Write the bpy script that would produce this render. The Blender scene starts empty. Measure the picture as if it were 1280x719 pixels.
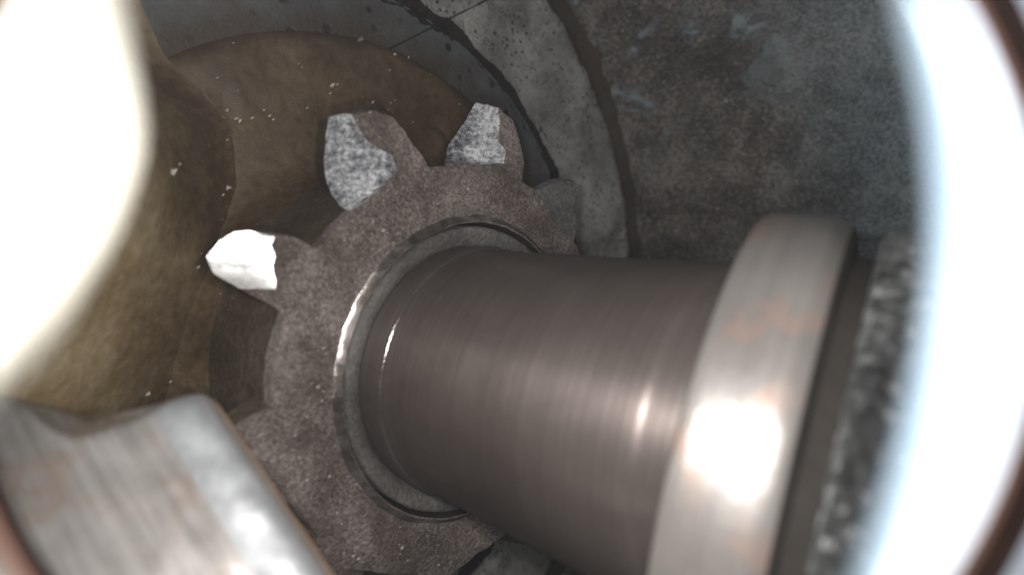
import bpy, bmesh, math, random
from mathutils import Vector, Matrix, noise

random.seed(11)
C = bpy.context.scene
COL = C.collection
C.unit_settings.scale_length = 0.05          # one unit is about 5 cm of machinery

# ---------------------------------------------------------------- camera
F = 728.7                                     # focal length in photo pixels (1280 wide)
cam_d = bpy.data.cameras.new('camera')
cam_d.sensor_width = 36.0
cam_d.lens = F / 1280.0 * 36.0
cam_d.clip_start = 0.01
cam_d.clip_end = 50
cam = bpy.data.objects.new('camera', cam_d)
COL.objects.link(cam)
cam.rotation_euler = (math.radians(90), 0, 0)
C.camera = cam
cam_d.dof.use_dof = True
cam_d.dof.focus_distance = 1.03
cam_d.dof.aperture_fstop = 1.3

# ---------------------------------------------------------------- world, lamps, exposure
w = bpy.data.worlds.new('World'); C.world = w
w.use_nodes = True
w.node_tree.nodes['Background'].inputs[0].default_value = (0.5, 0.6, 0.7, 1)
w.node_tree.nodes['Background'].inputs[1].default_value = 0.012
C.view_settings.view_transform = 'Standard'
C.view_settings.look = 'None'
C.view_settings.exposure = 0.0
C.view_settings.gamma = 1.0

LAMP_W = 11.0
HAZE = 0.0010
for sx, sz in ((-1, 1), (1, 1), (-1, -1), (1, -1)):     # four white diodes round the probe's lens
    l = bpy.data.lights.new('diode_lamp', 'POINT')
    l.energy = LAMP_W * (1.4 if sz > 0 else 0.6)
    l.color = (1.0, 0.97, 0.93)
    l.shadow_soft_size = 0.007
    o = bpy.data.objects.new('diode_lamp', l)
    o.location = (0.030 * sx, 0.05, 0.035 * sz)
    COL.objects.link(o)

# ---------------------------------------------------------------- frame of the shaft axis
AX = Vector((-0.70806, 0.70075, 0.08713)).normalized()     # away along the shaft
CEN = Vector((-0.07375, 0.98794, -0.13612))                # middle of the gear's front
E2 = (Vector((0, 0, 1)) - AX * AX.z).normalized()
E1 = AX.cross(E2).normalized()
FR = Matrix(((E1.x, E2.x, AX.x, CEN.x), (E1.y, E2.y, AX.y, CEN.y), (E1.z, E2.z, AX.z, CEN.z), (0, 0, 0, 1)))
if E1.x < 0:
    raise RuntimeError('frame')

def at(x, y, d):                              # photo pixel at a depth -> point
    return Vector(((x - 640) / F * d, d, (360 - y) / F * d))

def pol(r, deg, z):
    t = math.radians(deg)
    return Vector((r * math.cos(t), r * math.sin(t), z))

# ---------------------------------------------------------------- materials
def mat(name):
    m = bpy.data.materials.new(name); m.use_nodes = True
    nt = m.node_tree
    return m, nt, nt.nodes, nt.links, nt.nodes['Principled BSDF']

def tex_coord(N): return N.new('ShaderNodeTexCoord')

def nz(N, L, vec, scale, detail=6, rough=.6, dist=0.0):
    n = N.new('ShaderNodeTexNoise')
    n.inputs['Scale'].default_value = scale; n.inputs['Detail'].default_value = detail
    n.inputs['Roughness'].default_value = rough; n.inputs['Distortion'].default_value = dist
    L.new(vec, n.inputs['Vector'])
    return n.outputs['Fac']

def ramp(N, L, fac, stops, interp='LINEAR'):
    r = N.new('ShaderNodeValToRGB'); r.color_ramp.interpolation = interp
    els = r.color_ramp.elements
    while len(els) < len(stops): els.new(0.5)
    for e, (p, c) in zip(els, stops):
        e.position = p
        e.color = (c, c, c, 1) if isinstance(c, (int, float)) else (*c, 1)
    L.new(fac, r.inputs[0])
    return r.outputs[0]

def mix(N, L, fac, a, b, mode='MIX'):
    n = N.new('ShaderNodeMix'); n.data_type = 'RGBA'; n.blend_type = mode
    if isinstance(fac, (int, float)): n.inputs[0].default_value = fac
    else: L.new(fac, n.inputs[0])
    for i, v in ((6, a), (7, b)):
        if isinstance(v, tuple): n.inputs[i].default_value = (*v, 1)
        else: L.new(v, n.inputs[i])
    return n.outputs[2]

def math_n(N, L, op, a, b=None, clamp=False):
    n = N.new('ShaderNodeMath'); n.operation = op; n.use_clamp = clamp
    for i, v in ((0, a), (1, b)):
        if v is None: continue
        if isinstance(v, (int, float)): n.inputs[i].default_value = v
        else: L.new(v, n.inputs[i])
    return n.outputs[0]

def bump(N, L, b, height, strength, dist=0.01):
    n = N.new('ShaderNodeBump'); n.inputs['Strength'].default_value = strength
    n.inputs['Distance'].default_value = dist
    L.new(height, n.inputs['Height']); L.new(n.outputs[0], b.inputs['Normal'])

def pits(N, L, vec, scale, lo, hi, rnd=1.0):
    v = N.new('ShaderNodeTexVoronoi'); v.inputs['Scale'].default_value = scale
    v.inputs['Randomness'].default_value = rnd
    L.new(vec, v.inputs['Vector'])
    return ramp(N, L, v.outputs['Distance'], [(lo, 1.0), (hi, 0.0)])

def rust_metal(name, stops, rough=(.55, .8), metal=.35, grain=70, bstr=.5, speck=None, pit=None, oxide_haze=False, olive=False, bigw=.6, grime=None, brown_fade=False, bdist=.012, spec=.5):
    m, nt, N, L, b = mat(name)
    v = tex_coord(N).outputs['Object']
    big = nz(N, L, v, 7, 8, .62, .4)
    fine = nz(N, L, v, grain, 8, .7)
    f = math_n(N, L, 'ADD', math_n(N, L, 'MULTIPLY', big, bigw), math_n(N, L, 'MULTIPLY', fine, 1 - bigw))
    col = ramp(N, L, f, stops)
    h = math_n(N, L, 'ADD', fine, math_n(N, L, 'MULTIPLY', big, .6))
    if brown_fade:      # browner towards the boss, with a ragged edge
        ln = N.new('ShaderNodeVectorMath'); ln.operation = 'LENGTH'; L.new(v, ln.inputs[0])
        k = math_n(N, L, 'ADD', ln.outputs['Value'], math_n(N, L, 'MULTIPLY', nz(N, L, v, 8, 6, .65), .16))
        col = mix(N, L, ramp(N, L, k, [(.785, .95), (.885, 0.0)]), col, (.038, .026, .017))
    if grime:      # grease and dirt caked on in patches
        g = ramp(N, L, nz(N, L, v, grime[0], 7, .65, .5), [(.47, 0.0), (.62, 1.0)])
        col = mix(N, L, math_n(N, L, 'MULTIPLY', g, .7), col, grime[1])
    if speck:
        sc, thr, c = speck
        s = ramp(N, L, nz(N, L, v, sc, 3, .5), [(thr, 0.0), (thr + .05, 1.0)])
        col = mix(N, L, s, col, c)
        h = math_n(N, L, 'ADD', h, math_n(N, L, 'MULTIPLY', s, .35))
    if olive:      # olive casting, with milky lens haze painted in away from the gear
        sp = N.new('ShaderNodeSeparateXYZ'); L.new(v, sp.inputs[0])
        k = math_n(N, L, 'SUBTRACT', math_n(N, L, 'ADD', math_n(N, L, 'MULTIPLY', sp.outputs['Z'], -.8), math_n(N, L, 'MULTIPLY', nz(N, L, v, 5, 5, .6), .4)), sp.outputs['X'])
        c2 = ramp(N, L, f, [(.3, (.15, .10, .045)), (.5, (.32, .24, .13)), (.7, (.50, .42, .29))])
        col = mix(N, L, ramp(N, L, k, [(.31, 0.0), (.74, 1.0)]), col, c2)
    if oxide_haze:      # bluish haze light painted towards the opening; oxidised patches at the upper right
        sp = N.new('ShaderNodeSeparateXYZ'); L.new(v, sp.inputs[0])
        near = math_n(N, L, 'ADD', math_n(N, L, 'MULTIPLY', sp.outputs['Z'], -1.6), math_n(N, L, 'MULTIPLY', nz(N, L, v, 4, 5, .6), .9))
        col = mix(N, L, ramp(N, L, near, [(.45, 0.0), (1.05, .85)]), col, ramp(N, L, f, [(.40, (.085, .11, .125)), (.5, (.23, .29, .325)), (.60, (.38, .46, .50))]))
        pa = math_n(N, L, 'MULTIPLY', ramp(N, L, nz(N, L, v, 7.5, 9, .72, .8), [(.52, 0.0), (.60, 1.0)]),
                    ramp(N, L, math_n(N, L, 'ADD', sp.outputs['Y'], math_n(N, L, 'MULTIPLY', sp.outputs['Z'], .6)), [(.62, 0.0), (.85, .8)]))
        col = mix(N, L, pa, col, (.36, .43, .46))
        h = math_n(N, L, 'ADD', h, math_n(N, L, 'MULTIPLY', pa, .6))
    if pit:
        sc, size, c = pit
        wv = nz(N, L, v, 9, 2)
        p = pits(N, L, v, sc, size * .6, size)
        p = math_n(N, L, 'MULTIPLY', p, ramp(N, L, wv, [(.40, 0.0), (.56, 1.0)]))
        col = mix(N, L, p, col, c)
        h = math_n(N, L, 'SUBTRACT', h, math_n(N, L, 'MULTIPLY', p, .8))
    L.new(col, b.inputs['Base Color'])
    b.inputs['Metallic'].default_value = metal
    b.inputs['Specular IOR Level'].default_value = spec
    L.new(ramp(N, L, fine, [(.3, rough[0]), (.7, rough[1])]), b.inputs['Roughness'])
    bump(N, L, b, h, bstr, bdist)
    return m

M = {}
M['gear'] = rust_metal('rusty_gear_steel', [(.40, (.055, .043, .038)), (.5, (.165, .133, .120)), (.60, (.33, .283, .263))],
                       grain=210, bigw=.4, bstr=.9, bdist=.016, grime=(8.5, (.06, .043, .034)), speck=(130, .67, (.38, .35, .33)), metal=.25)
M['facet'] = rust_metal('bare_granular_steel', [(.41, (.06, .063, .07)), (.48, (.34, .35, .38)), (.56, (.92, .93, .95))],
                        rough=(.35, .6), metal=.35, grain=130, bstr=1.0, bdist=.02)
M['polish'] = rust_metal('polished_worn_steel', [(.3, (.5, .5, .5)), (.6, (.9, .89, .88))], rough=(.22, .42),
                         metal=.5, grain=60, bstr=.2)
M['lip'] = rust_metal('half_polished_lip', [(.40, (.10, .083, .075)), (.50, (.22, .195, .18)), (.6, (.48, .46, .45))], rough=(.15, .27),
                      metal=.85, grain=40, bstr=.25)
M['washer'] = rust_metal('dark_grey_washer_steel', [(.36, (.03, .028, .026)), (.5, (.085, .08, .075)), (.64, (.18, .172, .165))],
                         grain=130, bstr=.7, metal=.4)
M['boss'] = rust_metal('oily_brown_casting', [(.3, (.022, .011, .004)), (.5, (.054, .033, .016)), (.7, (.105, .070, .038))],
                       grain=60, bstr=.22, rough=(.45, .75), metal=.1, speck=(70, .73, (.2, .17, .12)), olive=True)
M['flank'] = rust_metal('dark_tooth_flank', [(.34, (.026, .018, .012)), (.5, (.060, .044, .031)), (.66, (.125, .102, .083))],
                        grain=80, bstr=.4, rough=(.4, .7), metal=.2)  # dark brown on the tooth flanks and gear side
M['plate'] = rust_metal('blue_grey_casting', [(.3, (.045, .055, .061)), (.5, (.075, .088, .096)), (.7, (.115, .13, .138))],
                        grain=110, bstr=.45, metal=.2, brown_fade=True, pit=(27, .30, (.008, .008, .008)))
M['band'] = rust_metal('pitted_grey_casting', [(.38, (.09, .09, .087)), (.5, (.29, .288, .278)), (.62, (.48, .48, .465))],
                       grain=150, bstr=.8, metal=.2, pit=(62, .30, (.012, .011, .010)))

M['rust'] = rust_metal('brown_rust', [(.3, (.022, .015, .011)), (.5, (.05, .035, .026)), (.7, (.10, .07, .052))],
                       grain=90, bstr=.8, metal=.05, rough=(.7, .9))
M['wall'] = rust_metal('rough_brown_grey_casting', [(.40, (.03, .025, .021)), (.5, (.125, .110, .097)), (.59, (.33, .31, .29))],
                       grain=110, bigw=.35, bstr=1.0, metal=.15, speck=(60, .66, (.5, .5, .47)), oxide_haze=True)
M['crack'] = rust_metal('groove_black', [(.3, (.008, .007, .006)), (.7, (.022, .019, .017))], metal=0, rough=(.8, .95), spec=.08)  # near-black for grooves, seam, neck and flange end
M['grit'] = rust_metal('pale_grit', [(.3, (.16, .15, .13)), (.7, (.42, .40, .36))], metal=.2)
M['seal'] = rust_metal('flaking_grey_metal', [(.42, (.05, .053, .053)), (.53, (.13, .135, .135)), (.62, (.65, .67, .68))],
                       grain=95, bigw=.3, bstr=1.0, bdist=.02, metal=.8, rough=(.2, .5))
def fringe_tinted():
    m, nt, N, L, b = mat('fringe_tinted_alloy')
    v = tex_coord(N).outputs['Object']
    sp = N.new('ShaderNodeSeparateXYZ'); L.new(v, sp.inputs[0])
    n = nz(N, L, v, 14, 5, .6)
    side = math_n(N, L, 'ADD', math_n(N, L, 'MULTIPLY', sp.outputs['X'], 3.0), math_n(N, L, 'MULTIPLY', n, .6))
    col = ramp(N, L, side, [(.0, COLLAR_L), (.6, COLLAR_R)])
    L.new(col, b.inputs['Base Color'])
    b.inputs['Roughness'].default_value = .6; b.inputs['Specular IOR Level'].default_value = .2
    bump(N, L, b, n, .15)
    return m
COLLAR_L = (.062, .060, .052); COLLAR_R = (.034, .047, .060)  # lens colour fringe painted in: warm at left, blue at right
M['collar'] = fringe_tinted()
M['hood'] = rust_metal('black_tube', [(.3, (.002, .0012, .001)), (.6, (.007, .0035, .0025))], grain=30, bstr=.1, metal=.0, rough=(.8, .95), spec=.0)
M['hood_glint_blue'] = rust_metal('bluish_tube_glint', [(.3, (.05, .055, .07)), (.6, (.09, .10, .12))], grain=30, bstr=.1, metal=.0, rough=(.6, .8), spec=.1)
M['hood_glint_brown'] = rust_metal('brown_tube_glint', [(.3, (.02, .009, .006)), (.6, (.04, .018, .012))], grain=30, bstr=.1, metal=.0, rough=(.6, .8), spec=.1)  # bluish and brown reflections painted on the tube's ridges

def turned_steel(name, base, lines, rough, aniso=0.6, tint=None, bstr=.12, metal=.8):
    """lathe-turned steel: fine rings round the local z axis"""
    m, nt, N, L, b = mat(name)
    tc = tex_coord(N)
    mp = N.new('ShaderNodeMapping'); mp.inputs['Scale'].default_value = (.6, .6, lines)
    L.new(tc.outputs['Object'], mp.inputs['Vector'])
    ring = nz(N, L, mp.outputs[0], 1.6, 8, .7)
    v = tc.outputs['Object']
    big = nz(N, L, v, 9, 7, .65, .6)
    f = math_n(N, L, 'ADD', math_n(N, L, 'MULTIPLY', ring, .55), math_n(N, L, 'MULTIPLY', big, .45))
    lo = tuple(c * .8 for c in base); hi = tuple(min(1, c * 1.18) for c in base)
    col = ramp(N, L, f, [(.33, lo), (.5, base), (.67, hi)])
    if tint:
        s = ramp(N, L, nz(N, L, v, 14, 5, .6), [(.56, 0.0), (.66, 1.0)])
        col = mix(N, L, math_n(N, L, 'MULTIPLY', s, .55), col, tint)
    L.new(col, b.inputs['Base Color'])
    b.inputs['Metallic'].default_value = metal
    L.new(ramp(N, L, f, [(.3, rough - .03), (.7, rough + .06)]), b.inputs['Roughness'])
    b.inputs['Anisotropic'].default_value = aniso; b.inputs['Anisotropic Rotation'].default_value = .25
    tan = N.new('ShaderNodeTangent'); tan.direction_type = 'RADIAL'; tan.axis = 'Z'
    L.new(tan.outputs[0], b.inputs['Tangent'])
    bump(N, L, b, math_n(N, L, 'ADD', ring, math_n(N, L, 'MULTIPLY', nz(N, L, v, 120, 4), .3)), bstr, .006)
    return m
M['shaft'] = turned_steel('turned_brown_steel', (.155, .130, .122), 90, .36, .7, None, .06)
M['bead'] = turned_steel('burnished_brown_bead', (.13, .115, .11), 60, .15, .0, None, .25)
M['flange'] = turned_steel('worn_pale_steel', (.20, .186, .178), 40, .34, .3, (.30, .19, .15), .25, .65)

# brushed lever: scratches along local y
def brushed():
    m, nt, N, L, b = mat('brushed_steel')
    tc = tex_coord(N)
    mp = N.new('ShaderNodeMapping'); mp.inputs['Scale'].default_value = (150, 5, 150)
    L.new(tc.outputs['Object'], mp.inputs['Vector'])
    s = nz(N, L, mp.outputs[0], 1.0, 6, .7)
    big = nz(N, L, tc.outputs['Object'], 22, 5, .6)
    f = math_n(N, L, 'ADD', math_n(N, L, 'MULTIPLY', s, .6), math_n(N, L, 'MULTIPLY', big, .4))
    col = ramp(N, L, f, [(.30, (.155, .138, .126)), (.5, (.28, .264, .252)), (.70, (.40, .388, .378))])
    r = ramp(N, L, nz(N, L, tc.outputs['Object'], 12, 4), [(.52, 0.0), (.68, 1.0)])
    col = mix(N, L, math_n(N, L, 'MULTIPLY', r, .55), col, (.22, .11, .055))
    L.new(col, b.inputs['Base Color'])
    b.inputs['Metallic'].default_value = .7
    b.inputs['Roughness'].default_value = .42
    bump(N, L, b, s, .3, .004)
    return m
M['lever'] = brushed()
M['ridge_highlight'] = rust_metal('bluish_ridge_highlight', [(.35, (.20, .203, .208)), (.6, (.42, .435, .455))], grain=12, metal=.75, rough=(.38, .50), bstr=.12)  # blue-white lamp highlight painted along the lever's ridge
M['edge_reflection'] = rust_metal('orange_edge_reflection', [(.3, (.26, .15, .085)), (.6, (.60, .40, .26))], grain=40, metal=.4, rough=(.4, .6))  # warm reflected glow painted on the lever's edge

# ---------------------------------------------------------------- builders
def link(name, bm, mats, parent=None, mw=None, smooth=True):
    me = bpy.data.meshes.new(name)
    bmesh.ops.recalc_face_normals(bm, faces=bm.faces)
    bm.to_mesh(me); bm.free()
    for m in (mats if isinstance(mats, (list, tuple)) else [mats]): me.materials.append(m)
    if smooth:
        for p in me.polygons: p.use_smooth = True
    o = bpy.data.objects.new(name, me); COL.objects.link(o)
    if parent: o.parent = parent
    if mw is not None: o.matrix_world = mw
    return o

def lathe(prof, seg=360, jit=None, close=False):
    """prof: (radius, z) list; jit(r,z,theta,i)->(dr,dz)"""
    bm = bmesh.new(); rows = []
    for k in range(seg):
        t = 2 * math.pi * k / seg; row = []
        for i, (r, z) in enumerate(prof):
            dr, dz = jit(r, z, t, i) if jit else (0, 0)
            row.append(bm.verts.new(((r + dr) * math.cos(t), (r + dr) * math.sin(t), z + dz)))
        rows.append(row)
    n = len(prof)
    for k in range(seg):
        A, B = rows[k], rows[(k + 1) % seg]
        for i in range(n if close else n - 1):
            j = (i + 1) % n
            try: bm.faces.new((A[i], A[j], B[j], B[i]))
            except ValueError: pass
    return bm

def fn(x, y, z, s): return noise.noise(Vector((x * s, y * s, z * s)))

def sharp(o, deg=35):
    m = o.modifiers.new('edges', 'EDGE_SPLIT'); m.split_angle = math.radians(deg)

# ---------------------------------------------------------------- setting: the housing the gear sits in
housing = bpy.data.objects.new('housing', None); COL.objects.link(housing)
housing.matrix_world = FR
housing['kind'] = 'structure'
housing['label'] = 'rusty cast housing with concentric machined rings behind the gear'

def dense(pts, step):
    out = []
    for (a, b), (c, d) in zip(pts, pts[1:]):
        n = max(1, int(math.hypot(c - a, d - b) / step))
        for k in range(n): out.append((a + (c - a) * k / n, b + (d - b) * k / n))
    out.append(pts[-1]); return out

def rough_jit(amp, sc, edge=0.0):
    def j(r, z, t, i):
        x, y = r * math.cos(t), r * math.sin(t)
        h = fn(x, y, z, sc) + .5 * fn(x, y, z, sc * 2.3) + .3 * fn(x, y, z, sc * 5.1)
        e = edge * (fn(x + 9, y, z, 16) + .6 * fn(x, y + 5, z, 45))
        return e, h * amp
    return j

H = lambda name, bm, m: link(name, bm, m, housing)
H('bearing_boss', lathe(dense([(.20, .325), (.585, .325), (.603, .335), (.608, .358)], .012), 480, rough_jit(.004, 12)), M['boss'])
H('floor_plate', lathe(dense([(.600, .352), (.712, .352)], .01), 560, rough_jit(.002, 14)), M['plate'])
def crack_jit(r, z, t, i):
    x, y = math.cos(t), math.sin(t)
    deep = .5 + .5 * fn(x, y, 1.3, 3.5) + .5 * fn(x, y, 7, 14)
    k = max(.05, min(1.2, deep))
    e = .012 * fn(x, y, 3 + i * .12, 16) + .009 * fn(x, y, 3 + i * .5, 48)
    return e, (z - .352) * (k - 1)
H('crack_groove', lathe([(.702, .351), (.712, .353), (.717, .380), (.729, .386), (.736, .354), (.746, .350)], 900, crack_jit), M['crack'])
H('machined_band', lathe(dense([(.738, .3505), (.985, .336), (1.0, .345)], .012), 760, rough_jit(.0045, 13, .012)), M['band'])
H('rust_groove', lathe(dense([(.975, .340), (1.01, .385), (1.075, .390), (1.10, .345)], .012), 560, rough_jit(.008, 10, .004)), M['rust'])
H('outer_wall', lathe(dense([(1.09, .352), (1.14, .30), (1.22, .17), (1.28, .0), (1.32, -.25), (1.34, -.6), (1.35, -1.0)], .02), 480,
                      lambda r, z, t, i: (.02 * fn(r * math.cos(t), r * math.sin(t), z, 5) + .012 * fn(r * math.cos(t), r * math.sin(t), z, 17)
                                          + .006 * fn(r * math.cos(t), r * math.sin(t), z, 42), 0)), M['wall'])

# inner wall of the casting on the left: it rises from the boss towards the opening
back = [(150, -120), (165, -20), (205, 70), (290, 150), (325, 230), (320, 320), (285, 420), (245, 500), (200, 580)]
front = [(40, -120), (70, -20), (110, 80), (130, 180), (110, 260), (70, 340), (10, 420), (-40, 500), (-100, 600)]
bm = bmesh.new(); rows = []
bs = [Vector(p) for p in back]; fs = [Vector(p) for p in front]
def lerp_list(P, t):
    t = min(max(t, 0), .9999) * (len(P) - 1); i = int(t); return P[i].lerp(P[i + 1], t - i)
MI = FR.inverted()
def on_boss(p):          # where a sight line meets the boss
    d = at(p.x, p.y, 1.0); nrm = AX
    q = CEN + AX * .3255
    return d * (q.dot(nrm) / d.dot(nrm))
for a in range(91):
    row = []
    pb = on_boss(lerp_list(bs, a / 90)); pf = lerp_list(fs, a / 90); pm = on_boss(lerp_list(bs, a / 90) + Vector((-75, 10))); pf = at(pf.x, pf.y, .58)
    for b in range(61):
        u = b / 60
        e = u ** 1.5
        p = pb * (1 - u) ** 2 + pm * (2 * u * (1 - u)) + pf * u * u
        p += Vector((0, -1, 0)) * (.010 * fn(p.x, p.y, p.z, 9) + .004 * fn(p.x, p.y, p.z, 31)) * min(1, u * 3)
        row.append(bm.verts.new(MI @ p))
    rows.append(row)
SHOULDER = [v.co.copy() for row in rows[10:80] for v in row[2:50]]
for A, B in zip(rows, rows[1:]):
    for i in range(60): bm.faces.new((A[i], A[i + 1], B[i + 1], B[i]))
H('casting_shoulder', bm, M['boss'])
bm = bmesh.new()
a0, a1 = pol(.60, 87.5, .349), pol(.85, 69.5, .343)
dr = (a1 - a0).normalized(); sd = Vector((-dr.y, dr.x, 0)) * .0035
ln_ = []
for k in range(41):
    p = a0.lerp(a1, k / 40); wv = .7 + .5 * fn(p.x, p.y, 2, 30)
    ln_.append([bm.verts.new(p + q) for q in (sd * wv, sd * wv * .3 + Vector((0, 0, -.0025)), -sd * wv * .6)])
for A, B in zip(ln_, ln_[1:]):
    for i in range(2): bm.faces.new((A[i], A[i + 1], B[i + 1], B[i]))
H('scribed_seam', bm, M['crack'])

# ---------------------------------------------------------------- the shaft with its gear
root = bpy.data.objects.new('pinion_shaft', None); COL.objects.link(root)
root.matrix_world = FR
root['label'] = 'rusty brown steel shaft carrying a ten-toothed gear and a pale flange'
root['category'] = 'shaft'

R0 = .206
def sj(r, z, t, i): return (.0004 * fn(math.cos(t), math.sin(t), z * 9, 6), 0)
sp_ = [(R0 + .001, .02), (R0, .0), (R0 - .0002, -.041), (R0 - .0005, -.0435), (R0 - .0012, -.0452), (R0 - .0022, -.0465), (R0 - .0034, -.0475),
       (R0 - .0045, -.0482), (R0 - .0050, -.0494), (R0 - .0052, -.08), (R0 - .004, -.2), (R0 - .004, -.34), (R0 - .003, -.44), (R0 - .0033, -.452), (R0 - .0039, -.455),
       (R0 - .0049, -.458), (R0 - .0053, -.461), (R0 - .0053, -.495)]
sbm = lathe(sp_, 256, sj)
for k, f in enumerate(sbm.faces):
    if k % (len(sp_) - 1) in (3, 4, 5, 6, 7): f.material_index = 1
shaft = link('shaft', sbm, [M['shaft'], M['bead']], root)
def wj(r, z, t, i): 
    x, y = r * math.cos(t), r * math.sin(t)
    return (.0016 * fn(x, y, z, 40) if i in (0, 1, 7, 8) else 0, .0012 * fn(x, y, z, 60))
washer = link('washer', lathe([(.204, .012), (.2075, .0), (.213, -.006), (.220, -.012), (.226, -.0145), (.2325, -.016), (.2368, -.015), (.2384, -.010), (.2388, .02)], 360, wj),
              M['washer'], root)
# the collar and bearing ring sit slightly canted on the shaft
tn = Vector((-.229, .101, 1)).normalized()
TILT = Matrix.Translation((.0239, -.0151, -.4441)) @ tn.to_track_quat('Z', 'Y').to_matrix().to_4x4()
fl = [(.18, .0), (.272, .0), (.277, -.001), (.279, -.004), (.2802, -.014), (.2812, -.030), (.2820, -.046), (.2812, -.062), (.2785, -.074), (.2735, -.083), (.264, -.088), (.215, -.089)]
fbm = lathe(fl, 256, lambda r, z, t, i: (.0009 * fn(r * math.cos(t), r * math.sin(t), z, 14), 0))
for k, f in enumerate(fbm.faces):
    if k % (len(fl) - 1) >= len(fl) - 3: f.material_index = 1
flange = link('flange', fbm, [M['flange'], M['crack']], root)
flange.matrix_local = TILT
flange['label'] = 'pale scuffed collar'
neck = link('neck', lathe([(.244, -.087), (.242, -.095), (.242, -.135)], 128), M['crack'], root)
neck.matrix_local = TILT
seal_prof = dense([(.20, -.108), (.258, -.108), (.270, -.113), (.276, -.124), (.280, -.19), (.272, -.205), (.20, -.205)], .006)
seal = link('bearing_ring', lathe(seal_prof, 420, lambda r, z, t, i: (.006 * fn(r * math.cos(t), r * math.sin(t), z, 28) + .004 * fn(r * math.cos(t), r * math.sin(t), z, 70), 0)),
            M['seal'], root)
seal.matrix_local = TILT

# gear: body with a rough face, a bright countersunk lip round the bore, a dark groove inside it
RR = .3385
ZF = -.012
prof = [(.2405, .02), (.2425, -.004), (.2450, -.0200), (.2472, -.0222), (.2568, -.0125), (.266, ZF - .0012), (.278, ZF), (.293, ZF), (.308, ZF), (.322, ZF), (.332, ZF), (.3375, ZF + .002),
        (RR, ZF + .006), (RR, .02), (RR, .06), (RR, .10), (RR - .001, .15), (RR - .001, .19), (RR + .001, .22), (RR + .006, .25), (RR + .016, .28), (RR + .032, .300), (RR + .056, .3125), (RR + .09, .3205), (RR + .13, .3245), (RR + .18, .331), (.20, .34)]
def gj(r, z, t, i):
    x, y = r * math.cos(t), r * math.sin(t)
    a = .0018 * fn(x, y, z, 22) + .0014 * fn(x, y, z, 60)
    if i < 3: return (a * .4, 0)
    if i < 6: return (a * 1.0, a * .5)
    if i > 16: return (0, a * .5)
    return (a * 1.8 if 9 < i < 15 else (a if i > 9 else 0), .0016 * fn(x, y, z, 45) + .0012 * fn(x, y, z, 90))
gbm = lathe(prof, 420, gj)
gbm.faces.ensure_lookup_table()
np_ = len(prof) - 1
for k, f in enumerate(gbm.faces):
    i = k % np_
    f.material_index = 1 if i == 3 else (2 if i in (0, 1) else (4 if i > 17 else (3 if i > 12 else 0)))
gear = link('gear', gbm, [M['gear'], M['lip'], M['crack'], M['flank'], M['boss']], root)
gear['label'] = 'ten-toothed brown gear with chipped bright teeth'

ZB = .13
def tooth(R, Fc, Lc, nf, name='tooth', facet=None, twist=9.0, face='gear', zb=ZB, shrink=.014):
    """R: right flank (r,deg) root->tip.  Fc/Lc: front edge and rear-left edge of the bevelled facet, tip->root"""
    bm = bmesh.new()
    V = lambda r, d, z: bm.verts.new(pol(r, d, z))
    Rr = [(R[0][0] - .02, R[0][1])] + list(R)
    Rf = [V(r, d, ZF) for r, d in Rr]
    Rm = [V(r + .002, d - .3, ZF + .008) for r, d in Rr]
    Rb = [V(r - shrink + .002, d - twist, zb) for r, d in Rr]
    Ff = [V(r, d, ZF) for r, d in Fc]
    Lf = [V(r, d, z) for r, d, z in Lc]
    Lb = [V(r - shrink, d - twist - 1.5, zb) for r, d, z in Lc]
    inner_f = V(RR - .02, (Rr[0][1] + Fc[-1][1]) / 2, ZF)
    dark = []
    faces_front = [bm.faces.new(Rf + Ff + [inner_f])]
    for i in range(len(Rr) - 1):
        bm.faces.new((Rf[i], Rf[i + 1], Rm[i + 1], Rm[i])); dark.append(bm.faces.new((Rm[i], Rm[i + 1], Rb[i + 1], Rb[i])))
    bm.faces.new((Rf[-1], Ff[0], Lf[0], Rm[-1])); dark.append(bm.faces.new((Rm[-1], Lf[0], Lb[0], Rb[-1])))
    fac = []
    for i in range(len(Fc) - 1):
        f = bm.faces.new((Ff[i], Ff[i + 1], Lf[i + 1], Lf[i]))
        if i < nf: fac.append(f)
        dark.append(bm.faces.new((Lf[i], Lf[i + 1], Lb[i + 1], Lb[i])))
    dark.append(bm.faces.new(Rb + Lb))
    for f in dark: f.material_index = 2
    for f in fac: f.material_index = 1
    bm.normal_update()
    bmesh.ops.triangulate(bm, faces=[f for f in bm.faces if len(f.verts) > 4])
    for _ in range(3):
        bmesh.ops.subdivide_edges(bm, edges=[e for e in bm.edges if e.calc_length() > .009], cuts=1, use_grid_fill=True)
    for v in bm.verts:
        c = v.co
        isf = any(f.material_index == 1 for f in v.link_faces)
        a = (.0008 if facet else .0018) if isf else .0010
        c += Vector((fn(c.x, c.y, c.z, 55), fn(c.x + 3, c.y, c.z, 55), fn(c.x, c.y + 7, c.z, 48))) * a
        c += Vector((fn(c.x, c.y, c.z, 140), fn(c.x + 3, c.y, c.z, 140), fn(c.x, c.y + 7, c.z, 120))) * a * .6
    o = link(name, bm, [M[face], facet or M['facet'], M['flank']], gear)
    sharp(o, 40)
    return o

def rel(d0, R, Fc, Lc): return [(r, d + d0) for r, d in R], [(r, d + d0) for r, d in Fc], [(r, d + d0, z) for r, d, z in Lc]
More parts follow.
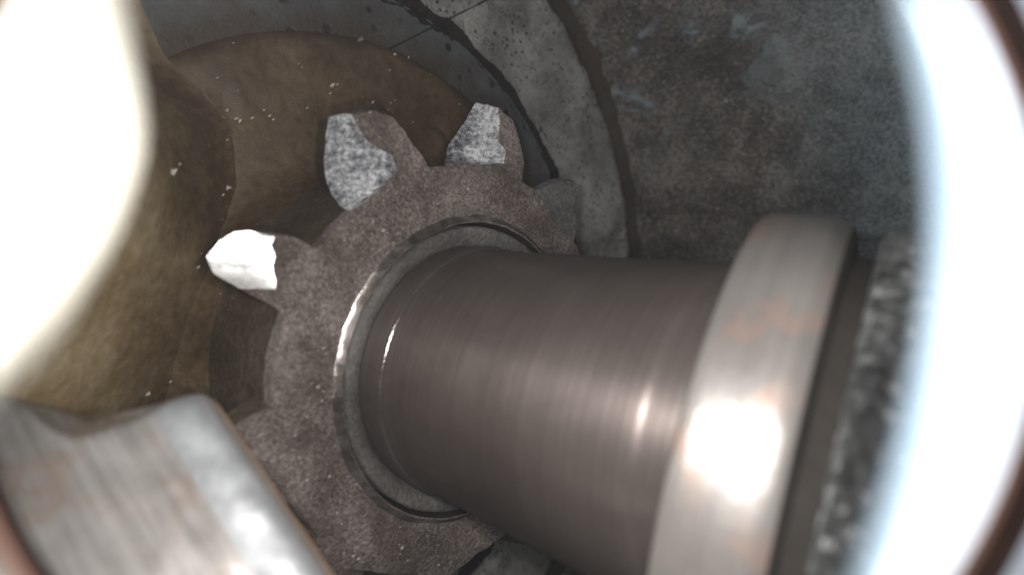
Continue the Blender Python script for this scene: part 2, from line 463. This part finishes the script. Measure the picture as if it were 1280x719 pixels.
# the broad hooked tooth at the top
t = tooth([(.338, 109.5), (.360, 111), (.379, 112.7), (.400, 113.8), (.422, 115.6), (.438, 119.0)],
      [(.445, 123.4), (.426, 123.4), (.404, 122.9), (.384, 120.6), (.372, 118.6), (.352, 118.9), (.338, 125.6), (.339, 133.5), (.325, 134)],
      [(.449, 123.0, .03), (.452, 124.7, .03), (.423, 128.1, .03), (.405, 130.2, .03), (.385, 132.0, .03), (.361, 133.3, .03), (.342, 133.2, .028), (.338, 134.6, -.008), (.325, 134.5, -.009)], 7)
t['label'] = 'hooked tooth with a broad bright granular facet'
t = tooth([(.338, 74.6), (.368, 75.6), (.401, 79), (.428, 82.4)],
      [(.438, 87.2), (.384, 85.7), (.372, 82.9), (.352, 83), (.339, 92), (.325, 102)],
      [(.449, 89, .03), (.406, 92, .035), (.372, 96.4, .035), (.346, 98.4, .03), (.339, 103, -.004), (.325, 103.5, -.006)], 4)
t['label'] = 'pointed tooth with a bright granular facet'
t = tooth([(.338, 144.5), (.343, 147.0), (.358, 147.0), (.376, 147.6), (.388, 148.6)],
      [(.398, 149.7), (.396, 151.3), (.385, 152.5), (.382, 154.5), (.371, 156.5), (.366, 158.2), (.346, 160), (.325, 164)],
      [(.424, 150.9, -.002), (.436, 152.2, .004), (.443, 154.2, .012), (.446, 157.3, .019), (.43, 159.3, .02), (.395, 160.2, .02), (.350, 161.8, .0), (.325, 165, -.006)], 5,
      facet=M['polish'], twist=0.5, zb=.06, shrink=.03)
t['label'] = 'stubby tooth with a polished white tip'
t = tooth([(.330, 43), (.36, 45.3), (.376, 50.3), (.409, 52.5)],
      [(.416, 55.7), (.39, 60), (.373, 62.8), (.355, 65), (.343, 67), (.325, 70)],
      [(.418, 56.5, .0), (.393, 61, .0), (.375, 63.6, .0), (.357, 66, .0), (.344, 68, -.004), (.325, 71, -.006)], 0, face='washer')
t = tooth([(.334, 183), (.358, 183.8), (.379, 185), (.41, 187), (.43, 190)],
      *rel(183, [], [(.438, 13), (.395, 13), (.372, 12), (.352, 10), (.339, 18), (.325, 25)],
           [(.447, 14.5, .033), (.404, 19.5, .038), (.375, 22, .038), (.348, 23.5, .028), (.338, 25, -.004), (.325, 25.5, -.006)])[1:], 0, twist=1.5, zb=.05, shrink=.03)
gen = None
GR = ([(.338, 0), (.365, 2), (.40, 5), (.428, 8)], [(.438, 12), (.395, 13), (.372, 12), (.352, 10), (.339, 18), (.325, 25)],
      [(.447, 14.5, .033), (.404, 19.5, .038), (.375, 22, .038), (.348, 23.5, .028), (.338, 25, -.004), (.325, 25.5, -.006)])
for k, d0 in enumerate((219, 255, 291, 327, 3)):
    if gen is None: gen = tooth(*rel(0, *GR), 0); o = gen
    else: o = gen.copy(); COL.objects.link(o)
    o.parent = gear
    o.matrix_local = Matrix.Rotation(math.radians(d0), 4, 'Z')

# ---------------------------------------------------------------- brushed lever lying across the lower left corner
P0 = at(150, 500, .56); P1 = at(330, 800, .47)
d = (P1 - P0).normalized()
to_cam = (-(P0 + P1) / 2).normalized()
side = d.cross(to_cam).normalized()
if side.x < 0: side = -side
hgt = side.cross(d).normalized()
if hgt.dot(to_cam) < 0: hgt = -hgt
LM = Matrix(((side.x, d.x, hgt.x, P0.x), (side.y, d.y, hgt.y, P0.y), (side.z, d.z, hgt.z, P0.z), (0, 0, 0, 1)))
sec = [(-.26, -.17), (-.22, -.09), (-.18, -.045), (-.14, -.02), (-.105, -.006), (-.085, -.002), (-.070, .001), (-.062, .003), (-.055, .005), (-.045, .006), (-.035, .007), (-.025, .008), (-.008, .007), (.002, .004), (.009, .0025), (.016, .004),
       (.026, .008), (.038, .010), (.050, .0085), (.060, .003), (.067, -.008), (.071, -.025), (.073, -.05), (.073, -.10), (.055, -.16)]
END = [(-.27, -.24), (-.16, -.13), (-.10, -.085), (-.066, -.060), (-.056, -.010), (-.044, .010), (-.02, .018), (.007, .020), (.045, .024), (.08, .034)]
def end_y(u):        # uneven, worn end of the lever
    for (a, b), (c, e) in zip(END, END[1:]):
        if u <= c: return b + (e - b) * max(0, (u - a) / (c - a))
    return END[-1][1]
bm = bmesh.new(); rows = []
ln = (P1 - P0).length
ys = [0, .004, .012] + [.02 + k * (ln + .1) / 40 for k in range(41)]
for j, y in enumerate(ys):
    dn = (.02, .006, .001)[j] if j < 3 else 0
    rows.append([bm.verts.new((u * (1 - dn * 2), y + end_y(u) * max(0, 1 - y / .3), h - dn + .0016 * fn(u * 3, y, h * 3, 30) + .003 * fn(u * 4, y, h, 8))) for u, h in sec])
for A, B in zip(rows, rows[1:]):
    for i in range(len(sec) - 1):
        f = bm.faces.new((A[i], A[i + 1], B[i + 1], B[i]))
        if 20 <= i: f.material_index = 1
        elif 15 <= i <= 18: f.material_index = 2
bm.faces.new(rows[0])
lever = link('lever', bm, [M['lever'], M['edge_reflection'], M['ridge_highlight']], None, LM)
sub = lever.modifiers.new('sub', 'SUBSURF'); sub.levels = 1; sub.render_levels = 2
lever['label'] = 'brushed steel lever with a painted orange reflection on its edge across the lower left corner'
lever['category'] = 'lever'

# ---------------------------------------------------------------- bright port collar and the probe's dark hood
inner = [(1104, -60), (1122, 30), (1142, 130), (1152, 230), (1150, 330), (1135, 440), (1110, 560), (1072, 690), (1040, 790), (1000, 880), (860, 965), (620, 1010), (380, 980),
         (170, 880), (20, 750), (-55, 650), (-62, 570), (-18, 508), (70, 420), (120, 350), (160, 280), (186, 200), (183, 140), (170, 80), (158, 20), (148, -60), (200, -170), (400, -260), (650, -290), (900, -230), (1040, -150)]
def closed_spline(P, n):
    out = []; m = len(P)
    for i in range(m):
        p0, p1, p2, p3 = (Vector(P[(i + k - 1) % m]) for k in range(4))
        for j in range(n):
            t = j / n
            out.append(.5 * ((2 * p1) + (p2 - p0) * t + (2 * p0 - 5 * p1 + 4 * p2 - p3) * t * t + (3 * p1 - p0 - 3 * p2 + p3) * t ** 3))
    return out
cx, cy, cr = 610, 345, 662
loop = [p + (p - Vector((cx, cy))).normalized() * 26 for p in closed_spline(inner, 6)]
bm = bmesh.new(); rows = []
for p in loop:
    a = math.atan2(p.y - cy, p.x - cx)
    cq = max(cr, (p - Vector((cx, cy))).length + 12)
    rim = Vector((cx + cq * math.cos(a), cy + cq * math.sin(a)))
    A = at(p.x, p.y, .135); B = at(rim.x, rim.y, .105)
    m1 = A.lerp(B, .12); m2 = A.lerp(B, .5)
    Cc = at(rim.x, rim.y, .142); A2 = A.lerp(Cc, .1) + Vector((0, .006, 0))
    rows.append([bm.verts.new(v) for v in (A, m1, m2, B, Cc, A2)])
for k in range(len(rows)):
    A, B = rows[k], rows[(k + 1) % len(rows)]
    for i in range(6): bm.faces.new((A[i], A[(i + 1) % 6], B[(i + 1) % 6], B[i]))
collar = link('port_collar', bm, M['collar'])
collar['label'] = 'bright bare metal rim of the round opening framing the view'
collar['category'] = 'rim'

hc = at(cx, cy, 1.0)
bm = bmesh.new(); rows = []
HD = .30; HR = HD * 660 / F
hp = [(HR, HD), (HR + .001, HD - .008), (HR + .010, HD - .010), (HR + .014, HD - .022), (HR + .020, HD - .024), (HR + .026, HD - .034), (HR + .030, HD - .036), (HR + .036, HD - .05), (HR + .046, HD - .052),
      (HR + .05, HD - .062), (HR + .06, HD - .064), (HR + .13, HD - .064), (HR + .13, HD)]
for k in range(160):
    a = 2 * math.pi * k / 160; row = []
    for r, y in hp:
        row.append(bm.verts.new((hc.x * y + r * math.cos(a), y, hc.z * y + r * math.sin(a))))
    rows.append(row)
for k in range(160):
    A, B = rows[k], rows[(k + 1) % 160]
    for i in range(len(hp)):
        f = bm.faces.new((A[i], A[(i + 1) % len(hp)], B[(i + 1) % len(hp)], B[i]))
        f.material_index = {1: 2, 3: 1, 4: 1, 7: 2, 8: 1, 9: 2}.get(i, 0)
hood = link('probe_hood', bm, [M['hood'], M['hood_glint_blue'], M['hood_glint_brown']])
hood['label'] = 'dark ringed tube mouth with painted bluish and brown reflections seen only in the picture corners'
hood['category'] = 'tube'

# ---------------------------------------------------------------- loose grit and flakes: too many to count
bm = bmesh.new()
def chip(p, s):
    n = random.randint(4, 6); nrm = Vector((random.gauss(0, .35), random.gauss(0, .35), -1)).normalized()
    t1 = nrm.orthogonal().normalized(); t2 = nrm.cross(t1)
    a0 = random.random() * 6
    lo = []; hi = []
    for k in range(n):
        a = a0 + 2 * math.pi * k / n; q = s * random.uniform(.45, 1)
        v = p + (t1 * math.cos(a) * 1.3 + t2 * math.sin(a) * .7) * q
        lo.append(bm.verts.new(v)); hi.append(bm.verts.new(v * 1 + nrm * s * random.uniform(.25, .6) + (p - v) * .3))
    bm.faces.new(hi)
    for k in range(n): bm.faces.new((lo[k], lo[(k + 1) % n], hi[(k + 1) % n], hi[k]))
for k in range(150):
    th = random.uniform(20, 200); r = random.choice((random.uniform(.45, .6), random.uniform(.75, .98), random.uniform(1.02, 1.09)))
    z = .322 if r < .6 else (.346 - (r - .74) * .055 if r < 1 else .378)
    chip(pol(r, th, z), .0022 * (1 + random.expovariate(1.4)))
for k in range(14):
    chip(random.choice(SHOULDER), .002 * (1 + random.expovariate(.7)))
for q in ((330, 138), (336, 146), (341, 150), (300, 152), (296, 149)):
    chip(MI @ on_boss(Vector(q)), random.uniform(.004, .007))
for k in range(50):
    r = random.uniform(.27, .335); chip(pol(r, random.uniform(30, 270), ZF - .0006), .0012 * (1 + random.expovariate(1.3)))
grit = link('grit', bm, M['grit'], None, FR, smooth=False)
grit['kind'] = 'stuff'
grit['label'] = 'pale grit and metal flakes stuck to the casting and gear'

# ---------------------------------------------------------------- thin haze box added to stand in for lens glare
hm = bpy.data.materials.new('lens_veil'); hm.use_nodes = True
hn = hm.node_tree; hn.nodes.remove(hn.nodes['Principled BSDF'])
pv = hn.nodes.new('ShaderNodeVolumePrincipled')
pv.inputs['Color'].default_value = (.93, .95, 1.0, 1)
pv.inputs['Density'].default_value = HAZE
hn.links.new(pv.outputs[0], hn.nodes['Material Output'].inputs['Volume'])
bm = bmesh.new(); bmesh.ops.create_cube(bm, size=2.0)
for v in bm.verts: v.co = Vector((v.co.x * 4, v.co.y * 3 + 1, v.co.z * 4))
hz = link('lens_veil_box', bm, hm, smooth=False)
hz['kind'] = 'stuff'
